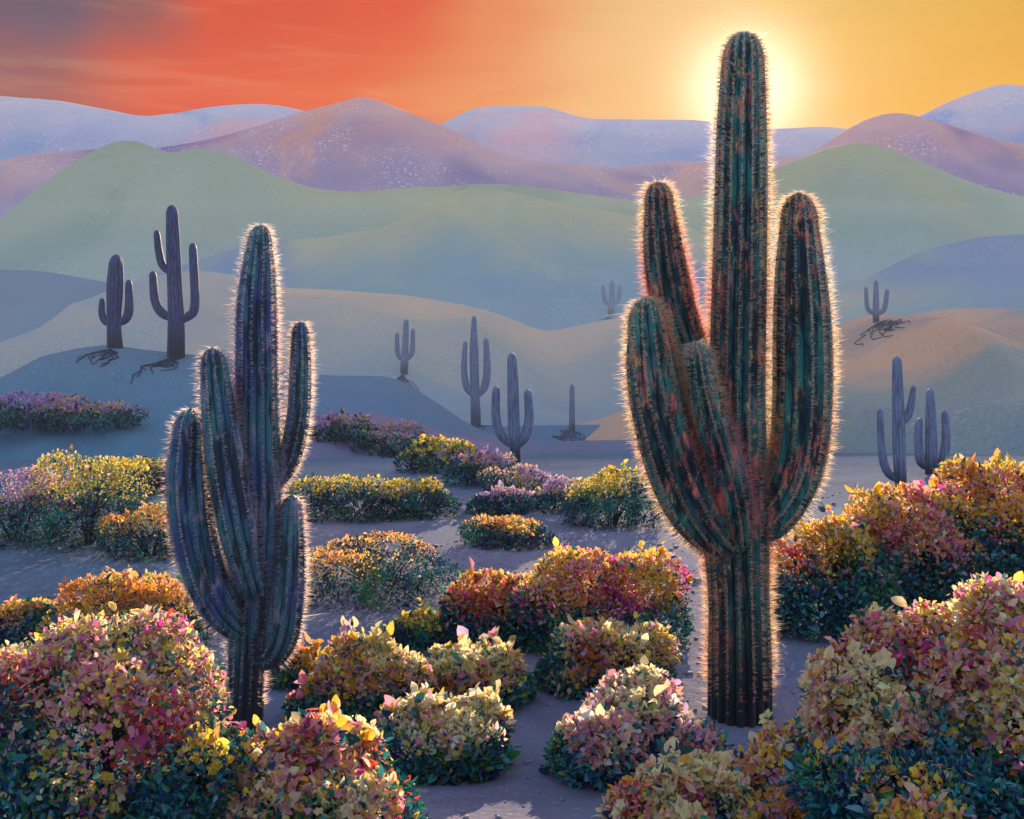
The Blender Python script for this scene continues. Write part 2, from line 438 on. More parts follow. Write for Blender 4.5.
def limb(name, path, mat, parent, ribs=16, per=6, step=.06, depth=.13, seed=0, spines=None, ztop=None, z0=0.0):
    P, T, A, B, V, prof, th = limb_data(path, ribs, per, step, depth, seed)
    n, m = V.shape[:2]
    i = np.arange(n - 1)[:, None] * m; j = np.arange(m)[None]; jn = (j + 1) % m
    f = np.stack([i + j, i + jn, i + m + jn, i + m + j], -1).reshape(-1, 4)
    hz = (P[:, 2] - z0) / (ztop or 8)
    c = np.stack([np.broadcast_to(prof, (n, m)), np.broadcast_to(hz[:, None], (n, m)), np.zeros((n, m))], -1).reshape(-1, 3)
    v = V.reshape(-1, 3)
    # close the tip with one extra centre vertex
    v = np.concatenate([v, P[-1:, :3] + T[-1:] * .01]); c = np.concatenate([c, c[-1:]])
    last = (n - 1) * m
    jj = np.arange(m); cap = np.stack([last + jj, last + (jj + 1) % m, np.full(m, n * m), np.full(m, n * m)], -1)
    me_faces = [tuple(q) for q in f.tolist()] + [tuple(q[:3]) for q in cap.tolist()]
    me = bpy.data.meshes.new(name); me.from_pydata(v.tolist(), [], me_faces)
    me.polygons.foreach_set('use_smooth', np.ones(len(me.polygons), bool))
    at = me.color_attributes.new('tint', 'FLOAT_COLOR', 'POINT')
    cc = np.ones((len(v), 4), np.float32); cc[:, :3] = c; at.data.foreach_set('color', cc.ravel())
    me.materials.append(mat); me.update()
    o = bpy.data.objects.new(name, me); COL.objects.link(o); o.parent = parent
    if spines:
        gap, per_a, L, wd, pal, skip = spines
        g = np.random.RandomState(seed + 7)
        arc = np.concatenate([[0], np.cumsum(np.linalg.norm(np.diff(P[:, :3], axis=0), axis=1))])
        ss = np.arange(gap, arc[-1], gap)
        ss = ss[ss > skip * .25]
        crest = np.arange(ribs) * per
        SS, CR = np.meshgrid(ss, crest, indexing='ij'); SS = (SS + g.uniform(-.4, .4, SS.shape) * gap).clip(0, arc[-1]); CR = CR.ravel(); SS = SS.ravel()
        idx = np.interp(SS, arc, np.arange(n)); i0 = np.clip(idx.astype(int), 0, n - 2); fr = (idx - i0)[:, None]
        p = V[i0, CR] * (1 - fr) + V[i0 + 1, CR] * fr
        out = p - (P[i0, :3] * (1 - fr) + P[i0 + 1, :3] * fr); out /= np.linalg.norm(out, axis=1)[:, None] + 1e-9
        keep = (g.rand(len(p)) < .9) & (g.rand(len(p)) < smst(skip * .25, skip * 1.5, SS) + .04)
        p, out, tt = p[keep], out[keep], T[i0][keep]
        p = np.repeat(p, per_a, 0); out = np.repeat(out, per_a, 0); tt = np.repeat(tt, per_a, 0)
        d = out * g.uniform(.8, 1.1, (len(p), 1)) + g.normal(size=p.shape) * .22 + tt * .12
        d /= np.linalg.norm(d, axis=1)[:, None]
        ln = L * np.exp(g.normal(size=(len(p), 1)) * .35)
        side = np.cross(d, g.normal(size=p.shape)); side /= np.linalg.norm(side, axis=1)[:, None] + 1e-9
        w_ = wd * g.uniform(.7, 1.3, (len(p), 1))
        vv = np.stack([p - side * w_ - out * .01, p + side * w_ - out * .01, p + d * ln], 1).reshape(-1, 3)
        ff = np.arange(len(vv)).reshape(-1, 3)
        # spine colour drifts in long bands: cream, salmon, yellow
        nb = fnoise(seed + 21, 8, 1.2, 4.0)(p) + g.normal(size=len(p)) * .45
        pal = np.array(pal); k = np.clip(((nb + 1.3) / 2.6 * len(pal)).astype(int), 0, len(pal) - 1)
        colr = np.repeat(pal[k] * g.uniform(.75, 1.1, (len(p), 1)), 3, 0)
        mesh_obj('spines', vv, ff, M_SPINE, o, colors=np.clip(colr, 0, .95))
    return o


def cactus_px(name, D, basepx, limbs, mat, ribs, step, spines, label, group=None, per=6, depth=.2, base=None, dz=0.0):
    """limbs: list of (part, [(px, py, r_px, depth offset m)]) measured on a saguaro standing at distance D"""
    k = D / F
    bx, by = basepx
    b = base if base is not None else drop((bx - 512) * k, D)
    root = empty(name, b)
    tag(root, label, 'cactus', group)
    ytop = min(p[1] for _, pts, *_ in limbs for p in pts)
    for q, (part, pts) in enumerate(limbs):
        path = []
        for (px, py, r, dy) in pts:
            path.append(((px - bx) * k, dy, (by - py) * k + dz, r * k))
        if part == 'trunk': path = [(path[0][0], 0, -.25, path[0][3] * 1.03)] + path
        tipr = path[-1][3]
        path[-1] = (path[-1][0], path[-1][1], path[-1][2], tipr)
        rb = ribs if part == 'trunk' else max(9, int(ribs * .85))
        limb(part, path, mat, root, rb, per, step, depth, seed=q * 13 + int(bx), spines=(spines + ((.9 if part == 'trunk' else .3) * D / 16,)) if spines else None,
             ztop=(by - ytop) * k)
    return root


M_FLESH1 = flesh_material('saguaro_skin_teal', (.020, .19, .17, 1), (.005, .026, .05, 1), (.70, .17, .12, 1), (.78, .50, .12, 1), 1.0, 5.0, groove=(.004, .008, .014, 1))
M_FLESH2 = flesh_material('saguaro_skin_blue', (.04, .16, .18, 1), (.035, .07, .20, 1), (.34, .24, .34, 1), (.10, .32, .20, 1), .8, 4.0)
M_FLESH4 = flesh_material('saguaro_skin_hazed', (.20, .25, .36, 1), (.17, .21, .32, 1), (.24, .27, .36, 1), (.26, .28, .34, 1), .5, groove=(.10, .12, .19, 1))  # farther saguaros: haze fade painted in as paler skin
M_FLESH3 = flesh_material('saguaro_skin_slate', (.05, .08, .22, 1), (.04, .06, .18, 1), (.10, .11, .18, 1), (.12, .12, .17, 1), .5)
PAL1 = [(.86, .40, .36), (.90, .50, .40), (.90, .72, .26), (.92, .84, .72), (.90, .60, .54), (.90, .74, .24), (.9, .86, .8)]
PAL2 = [(.74, .56, .52), (.88, .76, .62), (.90, .84, .76), (.78, .60, .62)]

D1 = 6600 / 415 * 1.0
b1 = hit(740, 716)
big = cactus_px('saguaro', b1.y, (740, 716), [
    ('trunk', [(740, 716, 32, 0), (740, 660, 31, 0), (739, 600, 29, 0), (737, 545, 31, 0), (737, 480, 31, 0), (737, 400, 29, 0), (739, 300, 28, 0), (741, 200, 26, 0), (742, 120, 24, 0), (743, 68, 21.5, 0)]),
    ('arm', [(744, 532, 14, .05), (765, 520, 23, .05), (785, 494, 27, .1), (799, 455, 29, .1), (804, 400, 29, .1), (804, 330, 28, .1), (802, 270, 25, .1), (801, 226, 20, .1)]),
    ('arm', [(733, 545, 13, -.15), (712, 530, 23, -.3), (690, 500, 29, -.4), (670, 455, 30, -.42), (655, 405, 27, -.4), (648, 365, 24, -.38), (645, 330, 19, -.36)]),
    ('arm', [(722, 430, 18, .45), (700, 372, 22, .5), (682, 320, 23.5, .5), (672, 275, 23, .5), (667, 240, 20, .5), (664, 203, 15, .5)]),
    ('arm', [(735, 540, 13, -.3), (724, 490, 20, -.55), (710, 440, 20, -.6), (698, 398, 17, -.6), (692, 362, 13, -.58)]),
], M_FLESH1, 17, .06, (.030, 10, .10, .0033, PAL1),
    'tall dark teal saguaro with four raised arms glowing at its edges before the sun', 'large saguaros in the foreground', base=b1)
b2 = hit(246, 728)
left = cactus_px('saguaro', b2.y, (246, 728), [
    ('trunk', [(244, 728, 20, 0), (246, 680, 19, 0), (249, 630, 21, 0), (254, 580, 25, 0), (258, 520, 25, 0), (257, 440, 23, 0), (257, 370, 22, 0), (257, 310, 21, 0), (259, 268, 17, 0), (260, 247, 13, 0)]),
    ('arm', [(250, 632, 10, -.1), (232, 612, 17, -.2), (212, 575, 20, -.26), (200, 525, 21.5, -.3), (195, 475, 21, -.3), (196, 435, 17, -.3)]),
    ('arm', [(258, 590, 14, -.2), (246, 530, 19, -.36), (236, 470, 20, -.42), (228, 415, 18, -.42), (223, 370, 14, -.42)]),
    ('arm', [(258, 505, 7, .05), (275, 482, 10, .1), (289, 455, 12, .12), (297, 415, 12, .12), (299, 370, 11.5, .12), (299, 338, 9.5, .12)]),
    ('arm', [(254, 655, 8, -.05), (272, 654, 13, -.1), (284, 630, 17, -.1), (290, 585, 17, -.1), (292, 540, 15, -.1), (293, 514, 12, -.1)]),
], M_FLESH2, 14, .06, (.034, 8, .08, .0030, PAL2),
    'slender blue green saguaro with two arms on each side at the left', 'large saguaros in the foreground', base=b2)

SMALL = [
    # label, base px, limbs in px
    ('short navy saguaro with a stubby arm on each side, leftmost on the left hill', (114, 347), [
        ('trunk', [(115, 347, 8, 0), (114, 320, 7, 0), (115, 290, 8, 0), (116, 266, 7, 0)]),
        ('arm', [(114, 325, 3, 0), (106, 322, 3.6, 0), (102, 314, 3.6, 0), (102, 303, 3, 0)]),
        ('arm', [(116, 324, 3, 0), (125, 320, 4.2, 0), (129, 310, 4.6, 0), (129, 286, 3.8, 0)])]),
    ('tall navy saguaro with two left arms and one right arm on the left hill', (176, 357), [
        ('trunk', [(176, 357, 9, 0), (176, 320, 8, 0), (174, 270, 7.5, 0), (172, 215, 6, 0)]),
        ('arm', [(174, 319, 3, 0), (162, 313, 4.3, 0), (155, 300, 4.2, 0), (153, 277, 3.6, 0)]),
        ('arm', [(173, 274, 3, 0), (163, 266, 4, 0), (159, 252, 4, 0), (157, 236, 3.6, 0)]),
        ('arm', [(177, 322, 3, 0), (189, 316, 4.6, 0), (195, 304, 4.8, 0), (193, 250, 4.2, 0)])]),
    ('small pale saguaro with two close arms on the ridge between the two large saguaros', (403, 372), [
        ('trunk', [(404, 372, 4, 0), (405, 350, 3.6, 0), (406, 324, 2.8, 0)]),
        ('arm', [(404, 360, 2, 0), (398, 355, 2.6, 0), (397, 336, 2.2, 0)]),
        ('arm', [(405, 360, 2, 0), (412, 353, 2.6, 0), (413, 332, 2.2, 0)])]),
    ('thin grey saguaro with two upright arms behind the wider grey one', (476, 426), [
        ('trunk', [(476, 426, 5.5, 0), (475, 395, 4.6, 0), (474, 350, 4.2, 0), (474, 320, 2.6, 0)]),
        ('arm', [(475, 396, 3, 0), (467, 388, 3.6, 0), (464, 370, 3.2, 0), (465, 345, 2.4, 0)]),
        ('arm', [(476, 396, 3, 0), (484, 388, 4, 0), (487, 370, 4, 0), (486, 343, 3, 0)])]),
    ('grey saguaro with two broad curved arms standing on the mauve slope', (516, 462), [
        ('trunk', [(516, 462, 5, 0), (514, 430, 6, 0), (513, 390, 6.2, 0), (512, 361, 5, 0)]),
        ('arm', [(513, 446, 3, 0), (502, 436, 5, 0), (496, 418, 5, 0), (496, 393, 4.2, 0)]),
        ('arm', [(514, 448, 3, 0), (524, 438, 5, 0), (529, 420, 5, 0), (528, 396, 4.2, 0)])]),
    ('thin armless saguaro standing alone, palest of those on the slopes', (572, 430), [
        ('trunk', [(572, 430, 3.2, 0), (572, 408, 3, 0), (572, 388, 2.4, 0)])]),
    ('tiny dark saguaro with two short arms on the far slope left of the tallest saguaro', (611, 314), [
        ('trunk', [(611, 314, 3.2, 0), (612, 298, 3, 0), (612, 284, 2.4, 0)]),
        ('arm', [(611, 305, 2, 0), (605, 301, 2.4, 0), (603, 288, 1.9, 0)]),
        ('arm', [(612, 305, 2, 0), (618, 301, 2.4, 0), (620, 288, 1.9, 0)])]),
    ('tiny saguaro with two leaning arms on the peach hill crest at the right', (876, 322), [
        ('trunk', [(876, 322, 3.2, 0), (876, 302, 3, 0), (876, 284, 2.3, 0)]),
        ('arm', [(876, 314, 2, 0), (868, 309, 2.4, 0), (866, 290, 2, 0)]),
        ('arm', [(876, 314, 2, 0), (884, 310, 2.6, 0), (887, 293, 2.2, 0)])]),
    ('tall pale blue saguaro with low left arm and high right arm behind right hedge', (901, 494), [
        ('trunk', [(901, 494, 6, 0), (899, 450, 6.4, 0), (898, 410, 6, 0), (897, 364, 4.8, 0)]),
        ('arm', [(899, 480, 3, 0), (889, 474, 4.2, 0), (882, 455, 4.2, 0), (880, 414, 3.4, 0)]),
        ('arm', [(899, 424, 3, 0), (907, 417, 4, 0), (911, 405, 4, 0), (913, 390, 3, 0)])]),
    ('blue grey saguaro with two straight tight arms, rightmost behind the flowering hedge', (931, 474), [
        ('trunk', [(931, 474, 6, 0), (931, 440, 6, 0), (930, 396, 4.4, 0)]),
        ('arm', [(930, 468, 3, 0), (921, 462, 4.6, 0), (918, 440, 4.6, 0), (919, 424, 3.6, 0)]),
        ('arm', [(932, 466, 3, 0), (942, 460, 4.8, 0), (946, 440, 4.8, 0), (945, 416, 3.6, 0)])]),
]
for label, bp, limbs in SMALL:
    b = hit(*bp); print('CACTUS', bp, round(b.y))
    cactus_px('saguaro', b.y, bp, limbs, M_FLESH3 if bp[0] < 200 else M_FLESH4, 12, b.y / F * 3, None, label, 'distant saguaros on the slopes', per=4, base=b, depth=.16)

# ------------------------------------------------------------------ flowering shrubs
C = {
    'yellow': (.90, .68, .12), 'gold': (.88, .52, .07), 'cream': (.92, .80, .46), 'pink': (.92, .36, .48), 'magenta': (.74, .10, .38),
    'orange': (.90, .36, .10), 'red': (.74, .10, .07), 'salmon': (.90, .50, .38), 'lilac': (.56, .42, .70), 'peach': (.90, .64, .44), 'white': (.88, .85, .80),
    'teal': (.03, .24, .23), 'green': (.07, .24, .09), 'navy': (.025, .06, .15), 'olive': (.22, .24, .06), 'aqua': (.08, .34, .36), 'deep': (.02, .10, .12), 'lime': (.38, .46, .10),
}
PALS = {   # blossoms from the crown down to the flanks, then leaves
    'mixed': (['cream', 'yellow', 'pink', 'cream', 'yellow', 'pink', 'peach', 'yellow', 'pink', 'salmon', 'peach', 'magenta', 'pink', 'orange', 'magenta', 'red'], ['teal', 'deep', 'navy', 'green', 'aqua', 'aqua']),
    'warm': (['cream', 'peach', 'cream', 'yellow', 'peach', 'pink', 'salmon', 'gold', 'pink', 'orange', 'magenta', 'red'], ['teal', 'green', 'deep', 'aqua', 'navy']),
    'cream': (['cream', 'cream', 'yellow', 'white', 'peach', 'cream', 'pink', 'yellow', 'white'], ['green', 'deep', 'teal', 'green', 'navy']),
    'pale': (['cream', 'white', 'pink', 'cream', 'peach', 'pink', 'lilac', 'pink', 'salmon'], ['teal', 'lime', 'deep', 'aqua', 'navy', 'aqua']),
    'gold': (['cream', 'yellow', 'cream', 'peach', 'yellow', 'pink', 'gold', 'lilac', 'pink', 'orange'], ['teal', 'deep', 'green', 'teal', 'navy']),
    'pinky': (['yellow', 'gold', 'pink', 'orange', 'peach', 'gold', 'pink', 'salmon', 'pink', 'magenta', 'magenta'], ['deep', 'teal', 'navy', 'green', 'aqua']),
    'blaze': (['yellow', 'gold', 'peach', 'orange', 'gold', 'pink', 'orange', 'salmon', 'magenta', 'red'], ['teal', 'deep', 'navy', 'aqua', 'green']),
    'dusk': (['lilac', 'pink', 'peach', 'yellow', 'lilac', 'aqua'], ['teal', 'navy', 'deep', 'navy', 'green', 'aqua']),  # this and the next two: extra navy leaves paint in the mounds' shade
    'moss': (['yellow', 'lime', 'gold', 'peach', 'lime', 'green'], ['teal', 'green', 'navy', 'navy', 'deep']),
    'ember': (['orange', 'gold', 'salmon', 'yellow', 'peach', 'lime'], ['green', 'teal', 'navy', 'deep', 'navy']),
}


def leaves(p, axis, nrm, L, Wd, curl, g, wide=.32):
    """each leaf: a pointed oval of two halves folded along the midrib"""
    side = np.cross(axis, nrm); side /= np.linalg.norm(side, axis=1)[:, None] + 1e-9
    up = np.cross(side, axis)
    L = L[:, None]; Wd = Wd[:, None]; fold = (Wd * .35 * curl[:, None]); dr = L * .18 * curl[:, None]
    st = [(wide * .5, .34), (wide * 1.25, .5), (.80, .30)]
    lft, rgt = [], []
    for q, w in st:
        c_ = p + axis * L * q - up * dr * q * q + up * fold * w * 1.6
        lft.append(c_ + side * Wd * w); rgt.append(c_ - side * Wd * w)
    v = np.stack([p] + lft + [p + axis * L - up * dr] + rgt[::-1], 1)
    n = len(p); o = np.arange(n)[:, None] * 8
    f = np.concatenate([o + np.array([[0, 1, 2, 3, 4]]), o + np.array([[0, 4, 5, 6, 7]])])
    return v.reshape(-1, 3), f


def unit(a):
    return a / (np.linalg.norm(a, axis=-1, keepdims=True) + 1e-9)


def tubes(segs, mat, parent, name='stems'):
    V, Fc, o = [], [], 0
    for a, b, r1, r2 in segs:
        a = np.array(a); b = np.array(b); d = unit(b - a); s = unit(np.cross(d, [.3, .2, .93])); u = np.cross(s, d)
        for c_, r in ((a, r1), (b, r2)):
            for k in range(5):
                an = k * 1.2566; V.append(c_ + (s * math.cos(an) + u * math.sin(an)) * r)
        for k in range(5): Fc.append((o + k, o + (k + 1) % 5, o + 5 + (k + 1) % 5, o + 5 + k))
        o += 10
    return mesh_obj(name, np.array(V), np.array(Fc), mat, parent, smooth=True)


mw, tw = mat_new('woody_stem')
finish(tw, tw.mix(tw.noise(tw.n('ShaderNodeTexCoord').outputs['Object'], 30, 4), (.03, .025, .03, 1), (.10, .07, .06, 1)), .9)


def shrub(label, base, rx, ry, h, pal, leaf, n, seed, t0=.42, group=None, flowers=0.0, shoots=10, shift=.0):
    g = np.random.RandomState(seed)
    root = empty('flowering_shrub', base); tag(root, label, 'shrub', group)
    # lobes of the mound
    lob = [(0, 0, h * .36, rx * .76, ry * .76, h * .44)]
    for k in range(13):
        a = g.uniform(0, 6.28); q = g.uniform(.35, .78); s = g.uniform(.20, .42)
        lob.append((math.cos(a) * rx * q, math.sin(a) * ry * q, h * g.uniform(.35, .98 - .42 * q) * (1 - s * .3), rx * s, ry * s, h * s * g.uniform(.8, 1.1)))
    for k in range(4):
        a = g.uniform(0, 6.28); q = g.uniform(.0, .45); s = g.uniform(.2, .34)
        lob.append((math.cos(a) * rx * q, math.sin(a) * ry * q, h * (.93 - .2 * q - s * .45), rx * s, ry * s, h * s * .8))
    for k in range(10):
        a = (k + g.uniform(-.3, .3)) * .628; s = g.uniform(.26, .36)
        lob.append((math.cos(a) * rx * .66, math.sin(a) * ry * .66, h * .2, rx * s, ry * s, h * g.uniform(.24, .36)))
    lob = np.array(lob)
    ar = (lob[:, 3] * lob[:, 5]); pr = ar / ar.sum()
    N = int(n * 1.7)
    k = g.choice(len(lob), N, p=pr); L_ = lob[k]
    d = unit(g.normal(size=(N, 3)) + [0, 0, .35]); rad = 1.0 - np.abs(g.normal(size=(N, 1))) * .16 + g.normal(size=(N, 1)) * .035
    p = L_[:, :3] + d * L_[:, 3:] * rad
    inside = np.zeros(N)
    for l in lob:
        inside = np.maximum(inside, 1 - np.linalg.norm((p - l[:3]) / l[3:], axis=1))
    ok = (p[:, 2] > leaf * .2) & (inside < .42)
    p, d = p[ok][:n], d[ok][:n]
    out = unit(p / [rx, ry, h] + [0, 0, .1])
    segs = []
    # branching stems from one foot
    for s in range(10):
        a = g.uniform(0, 6.28); q = g.uniform(.15, .6)
        e = np.array([math.cos(a) * rx * q, math.sin(a) * ry * q, h * g.uniform(.4, .7)]); mid = e * [.45, .45, .45] + g.normal(size=3) * .03 * h
        b0 = np.array([math.cos(a) * rx * .08, math.sin(a) * ry * .08, -.05])
        segs += [(b0, mid, h * .022, h * .016), (mid, e, h * .016, h * .007)]
        for _ in range(2):
            e2 = mid + (e - mid) * g.uniform(.4, .9) + g.normal(size=3) * np.array([rx, ry, h]) * .07
            segs.append((mid, e2, h * .011, h * .005))
    tips = np.array([q[1] for q in segs])
    # loose shoots that stand proud of the mound
    nsh = len(p)
    for s in range(shoots):
        i = g.randint(len(p))
        for _ in range(6):
            j = g.randint(len(p))
            if p[j, 2] > p[i, 2]: i = j
        a0 = p[i]; dr = unit(out[i] + np.array([g.normal() * .35, g.normal() * .35, .9])); ln = leaf * g.uniform(1.5, 3.4)
        src = tips[np.argmin(np.linalg.norm(tips - a0, axis=1))]
        segs += [(src, a0, leaf * .06, leaf * .045), (a0, a0 + dr * ln, leaf * .045, leaf * .02)]
        m = g.randint(4, 8); tt = g.uniform(.2, 1.0, m)
        p = np.concatenate([p, a0 + dr * (tt * ln)[:, None]]); out = np.concatenate([out, unit(dr + g.normal(size=(m, 3)) * .7)])
        d = np.concatenate([d, out[-m:]])
    hf = p[:, 2] / h
    f1 = fnoise(seed + 1, 10, 2.2 / max(rx, h), 7 / max(rx, h)); f2 = fnoise(seed + 2, 12, 5.0 / max(rx, h), 15 / max(rx, h)); f3 = fnoise(seed + 3, 8, 1.5 / rx, 4 / rx)
    # shoots flower at the top of the plant, leafy growth carries the flanks and foot
    bl = (hf + .13 * f1(p) + g.normal(size=len(p)) * .10) > t0
    bl &= g.rand(len(p)) > .10
    cb, cf = PALS[pal]; cb = np.array([C[c] for c in cb]); cf = np.array([C[c] for c in cf])
    kb = np.clip(((f2(p) * .70 + f3(p) * .15 + g.normal(size=len(p)) * .75 + 1.0 - shift + 2.0 * (.95 - hf)) / 3.0 * len(cb)).astype(int), 0, len(cb) - 1)  # petals turn paler towards the crown: sunlit tops put into the colour
    kf = np.clip(((f2(p + 9) * .7 + g.normal(size=len(p)) * .6 + 1.4) / 2.8 * len(cf)).astype(int), 0, len(cf) - 1)
    rnd = g.uniform(.75, 1.12, (len(p), 1))
    colr = np.where(bl[:, None], cb[kb], cf[kf]) * rnd
    colr = np.clip(colr + g.normal(size=colr.shape) * .02, .004, .9)
    axis = unit(d * .7 + g.normal(size=p.shape) * .75 + [0, 0, .25]); nr = unit(out + g.normal(size=p.shape) * .7)
    ln = leaf * np.exp(g.normal(size=len(p)) * .30); wd = ln * g.uniform(.42, .7, len(p)); cu = g.uniform(.1, 1.2, len(p))
    ln[nsh:] *= 1.75; wd[nsh:] *= 1.75
    fol = ~bl
    v, f = leaves(p[fol], axis[fol], nr[fol], ln[fol] * 1.1, wd[fol], cu[fol], g)
    mesh_obj('foliage', v, f, M_LEAF, root, colors=np.repeat(colr[fol], 8, 0))
    # blossoms: open heads of five petals on some shoots, lone petals on the others
    fl = bl & (g.rand(len(p)) < flowers); pt = bl & ~fl
    v, f = leaves(p[pt], axis[pt], nr[pt], ln[pt], wd[pt] * 1.1, cu[pt], g, .4)
    cs = [np.repeat(colr[pt], 8, 0)]
    if fl.any():
        n_ = unit(out[fl] + g.normal(size=(fl.sum(), 3)) * .5); s1 = unit(np.cross(n_, g.normal(size=n_.shape))); s2 = np.cross(n_, s1)
        for q in range(5):
            a = q * 1.2566
            ax = unit(s1 * math.cos(a) + s2 * math.sin(a) + n_ * .35)
            vv, ff = leaves(p[fl], ax, n_, ln[fl] * .62, ln[fl] * .44, cu[fl] * .5, g, .5)
            f = np.concatenate([f, ff + len(v)]); v = np.concatenate([v, vv]); cs.append(np.repeat(np.clip(colr[fl] * g.uniform(.88, 1.1, (fl.sum(), 1)), 0, .92), 8, 0))
    mesh_obj('blossoms', v, f, M_PETAL, root, colors=np.concatenate(cs))
    tubes(segs, mw, root)
    return root


FG = 'flowering shrubs close in front'; MG = 'flowering shrubs in the middle ground'; BG = 'low shrub mounds on the far flats'
# close shrubs on the knoll: position on the ground
def near_shrub(label, px, D, top_py, half_px, pal, leaf, n, seed, t0=.42, flowers=.25, shoots=24, ry=1.0):
    x = (px - 512) / F * D; z = float(G(x, D)); top = EYE - (top_py - HZ) / F * D
    rx = half_px / F * D
    shrub(label, (x, D, z), rx, rx * ry, (top - z) * 1.02, pal, leaf, n, seed, t0, FG, flowers, shoots, .40)


near_shrub('large pink and cream shrub with teal foot at the left edge, tallest on its side', 95, 8.6, 622, 150, 'mixed', .045, 44000, 101, .60)
near_shrub('peach and orange shrub with big loose leaves at the bottom, left of the path', 312, 8.3, 728, 118, 'warm', .054, 21000, 102, .45, .3, 22)
near_shrub('small crimson shrub tucked at the foot of the large left shrub', 195, 8.0, 735, 80, 'pinky', .046, 10500, 112, .8, .2, 6)
near_shrub('large pink and coral shrub at the right edge, tallest of the close shrubs', 985, 8.8, 592, 135, 'mixed', .050, 40000, 103, .60, .3, 30)
near_shrub('yellow and coral shrub right of the tallest saguaro, second from the right edge', 865, 8.9, 655, 105, 'warm', .048, 25000, 104, .55, .3, 24)
near_shrub('golden shrub with loose yellow leaves at the foot of the tallest saguaro', 770, 9.0, 735, 90, 'gold', .05, 16000, 105, .42, .25, 20)
near_shrub('teal shrub with few orange flowers at the bottom right of the path', 680, 8.6, 778, 75, 'warm', .05, 11000, 106, .45, .25, 16)
near_shrub('dark teal shrub with scattered red flowers at the bottom right corner', 930, 7.6, 765, 120, 'blaze', .048, 18000, 107, .86, .2, 4)


def px_shrub(label, px, base_py, top_py, width, pal, n, seed, group, t0=.42, leaf_px=5.0, ry=.8, flowers=0.0, shoots=10):
    b = hit(px, base_py); k = b.y / F
    rx = width / 2 * k; ryy = rx * ry
    y = b.y + ryy * .75                       # the near foot of the mound meets the measured row
    c = drop(b.x * y / b.y, y); k = c.y / F
    h = max((EYE - (top_py - HZ) * k) - c.z, .25)
    shrub(label, c, width / 2 * k, ryy, h, pal, leaf_px * .75 * k, int(n * 2.4), seed, t0, group, flowers, shoots, .35)


px_shrub('round cream yellow shrub on the grey path between the two large saguaros', 436, 782, 700, 158, 'cream', 5200, 201, MG, .45, 7.5, .85, .15, 20)
px_shrub('pale pink and lilac shrub just left of the foot of the tallest saguaro', 640, 792, 692, 190, 'pale', 7500, 202, MG, .45, 8, .8, .15, 26)
px_shrub('golden shrub with lilac touches, left end of the row behind the round cream shrub', 372, 722, 640, 130, 'gold', 4200, 203, MG, .42, 7, .7, .05, 14)
px_shrub('yellow and pink shrub, middle of the row behind the round cream shrub', 470, 712, 648, 130, 'gold', 4200, 204, MG, .42, 7, .7, .05, 14)
px_shrub('pale gold shrub at the right end of the row, below the pink mound', 605, 700, 628, 145, 'gold', 4600, 205, MG, .42, 7, .7, .05, 14)
px_shrub('small dark shrub with crimson leaves beside the left saguaro foot', 312, 728, 690, 50, 'pinky', 900, 206, MG, .75, 7, .8, 0, 5)
px_shrub('magenta and orange mound left of the tallest saguaro, broadest of the middle shrubs', 590, 655, 552, 220, 'pinky', 8500, 207, MG, .42, 5.5, .6, 0, 18)
px_shrub('orange and pink mound adjoining the broad magenta mound on its left', 490, 650, 572, 100, 'blaze', 3800, 208, MG, .42, 5.5, .7, 0, 12)
px_shrub('low teal shrub behind the golden row', 425, 652, 612, 90, 'moss', 2200, 209, MG, .85, 5.5, .7, 0, 6)
px_shrub('orange and magenta shrub directly right of the tallest saguaro', 828, 642, 522, 165, 'blaze', 6000, 210, MG, .48, 6, .7, 0, 14)
px_shrub('yellow and rose shrub, second in the hedge right of the tallest saguaro', 905, 622, 490, 175, 'pinky', 6000, 211, MG, .52, 6, .7, 0, 14)
px_shrub('tall orange and magenta shrub at the right end of the hedge', 985, 600, 460, 190, 'blaze', 7500, 212, MG, .55, 6, .7, 0, 18)
px_shrub('peach and red mound behind the large left shrub', 120, 655, 578, 190, 'ember', 5500, 213, MG, .50, 5, .6, 0, 8)
px_shrub('small dark mound at the left edge behind the large left shrub', 20, 650, 602, 95, 'pinky', 2000, 214, MG, .7, 5, .6, 0, 6)
px_shrub('faint peach shrub just right of the left saguaro trunk', 302, 690, 645, 80, 'ember', 1800, 215, MG, .45, 5, .7, 0, 6)
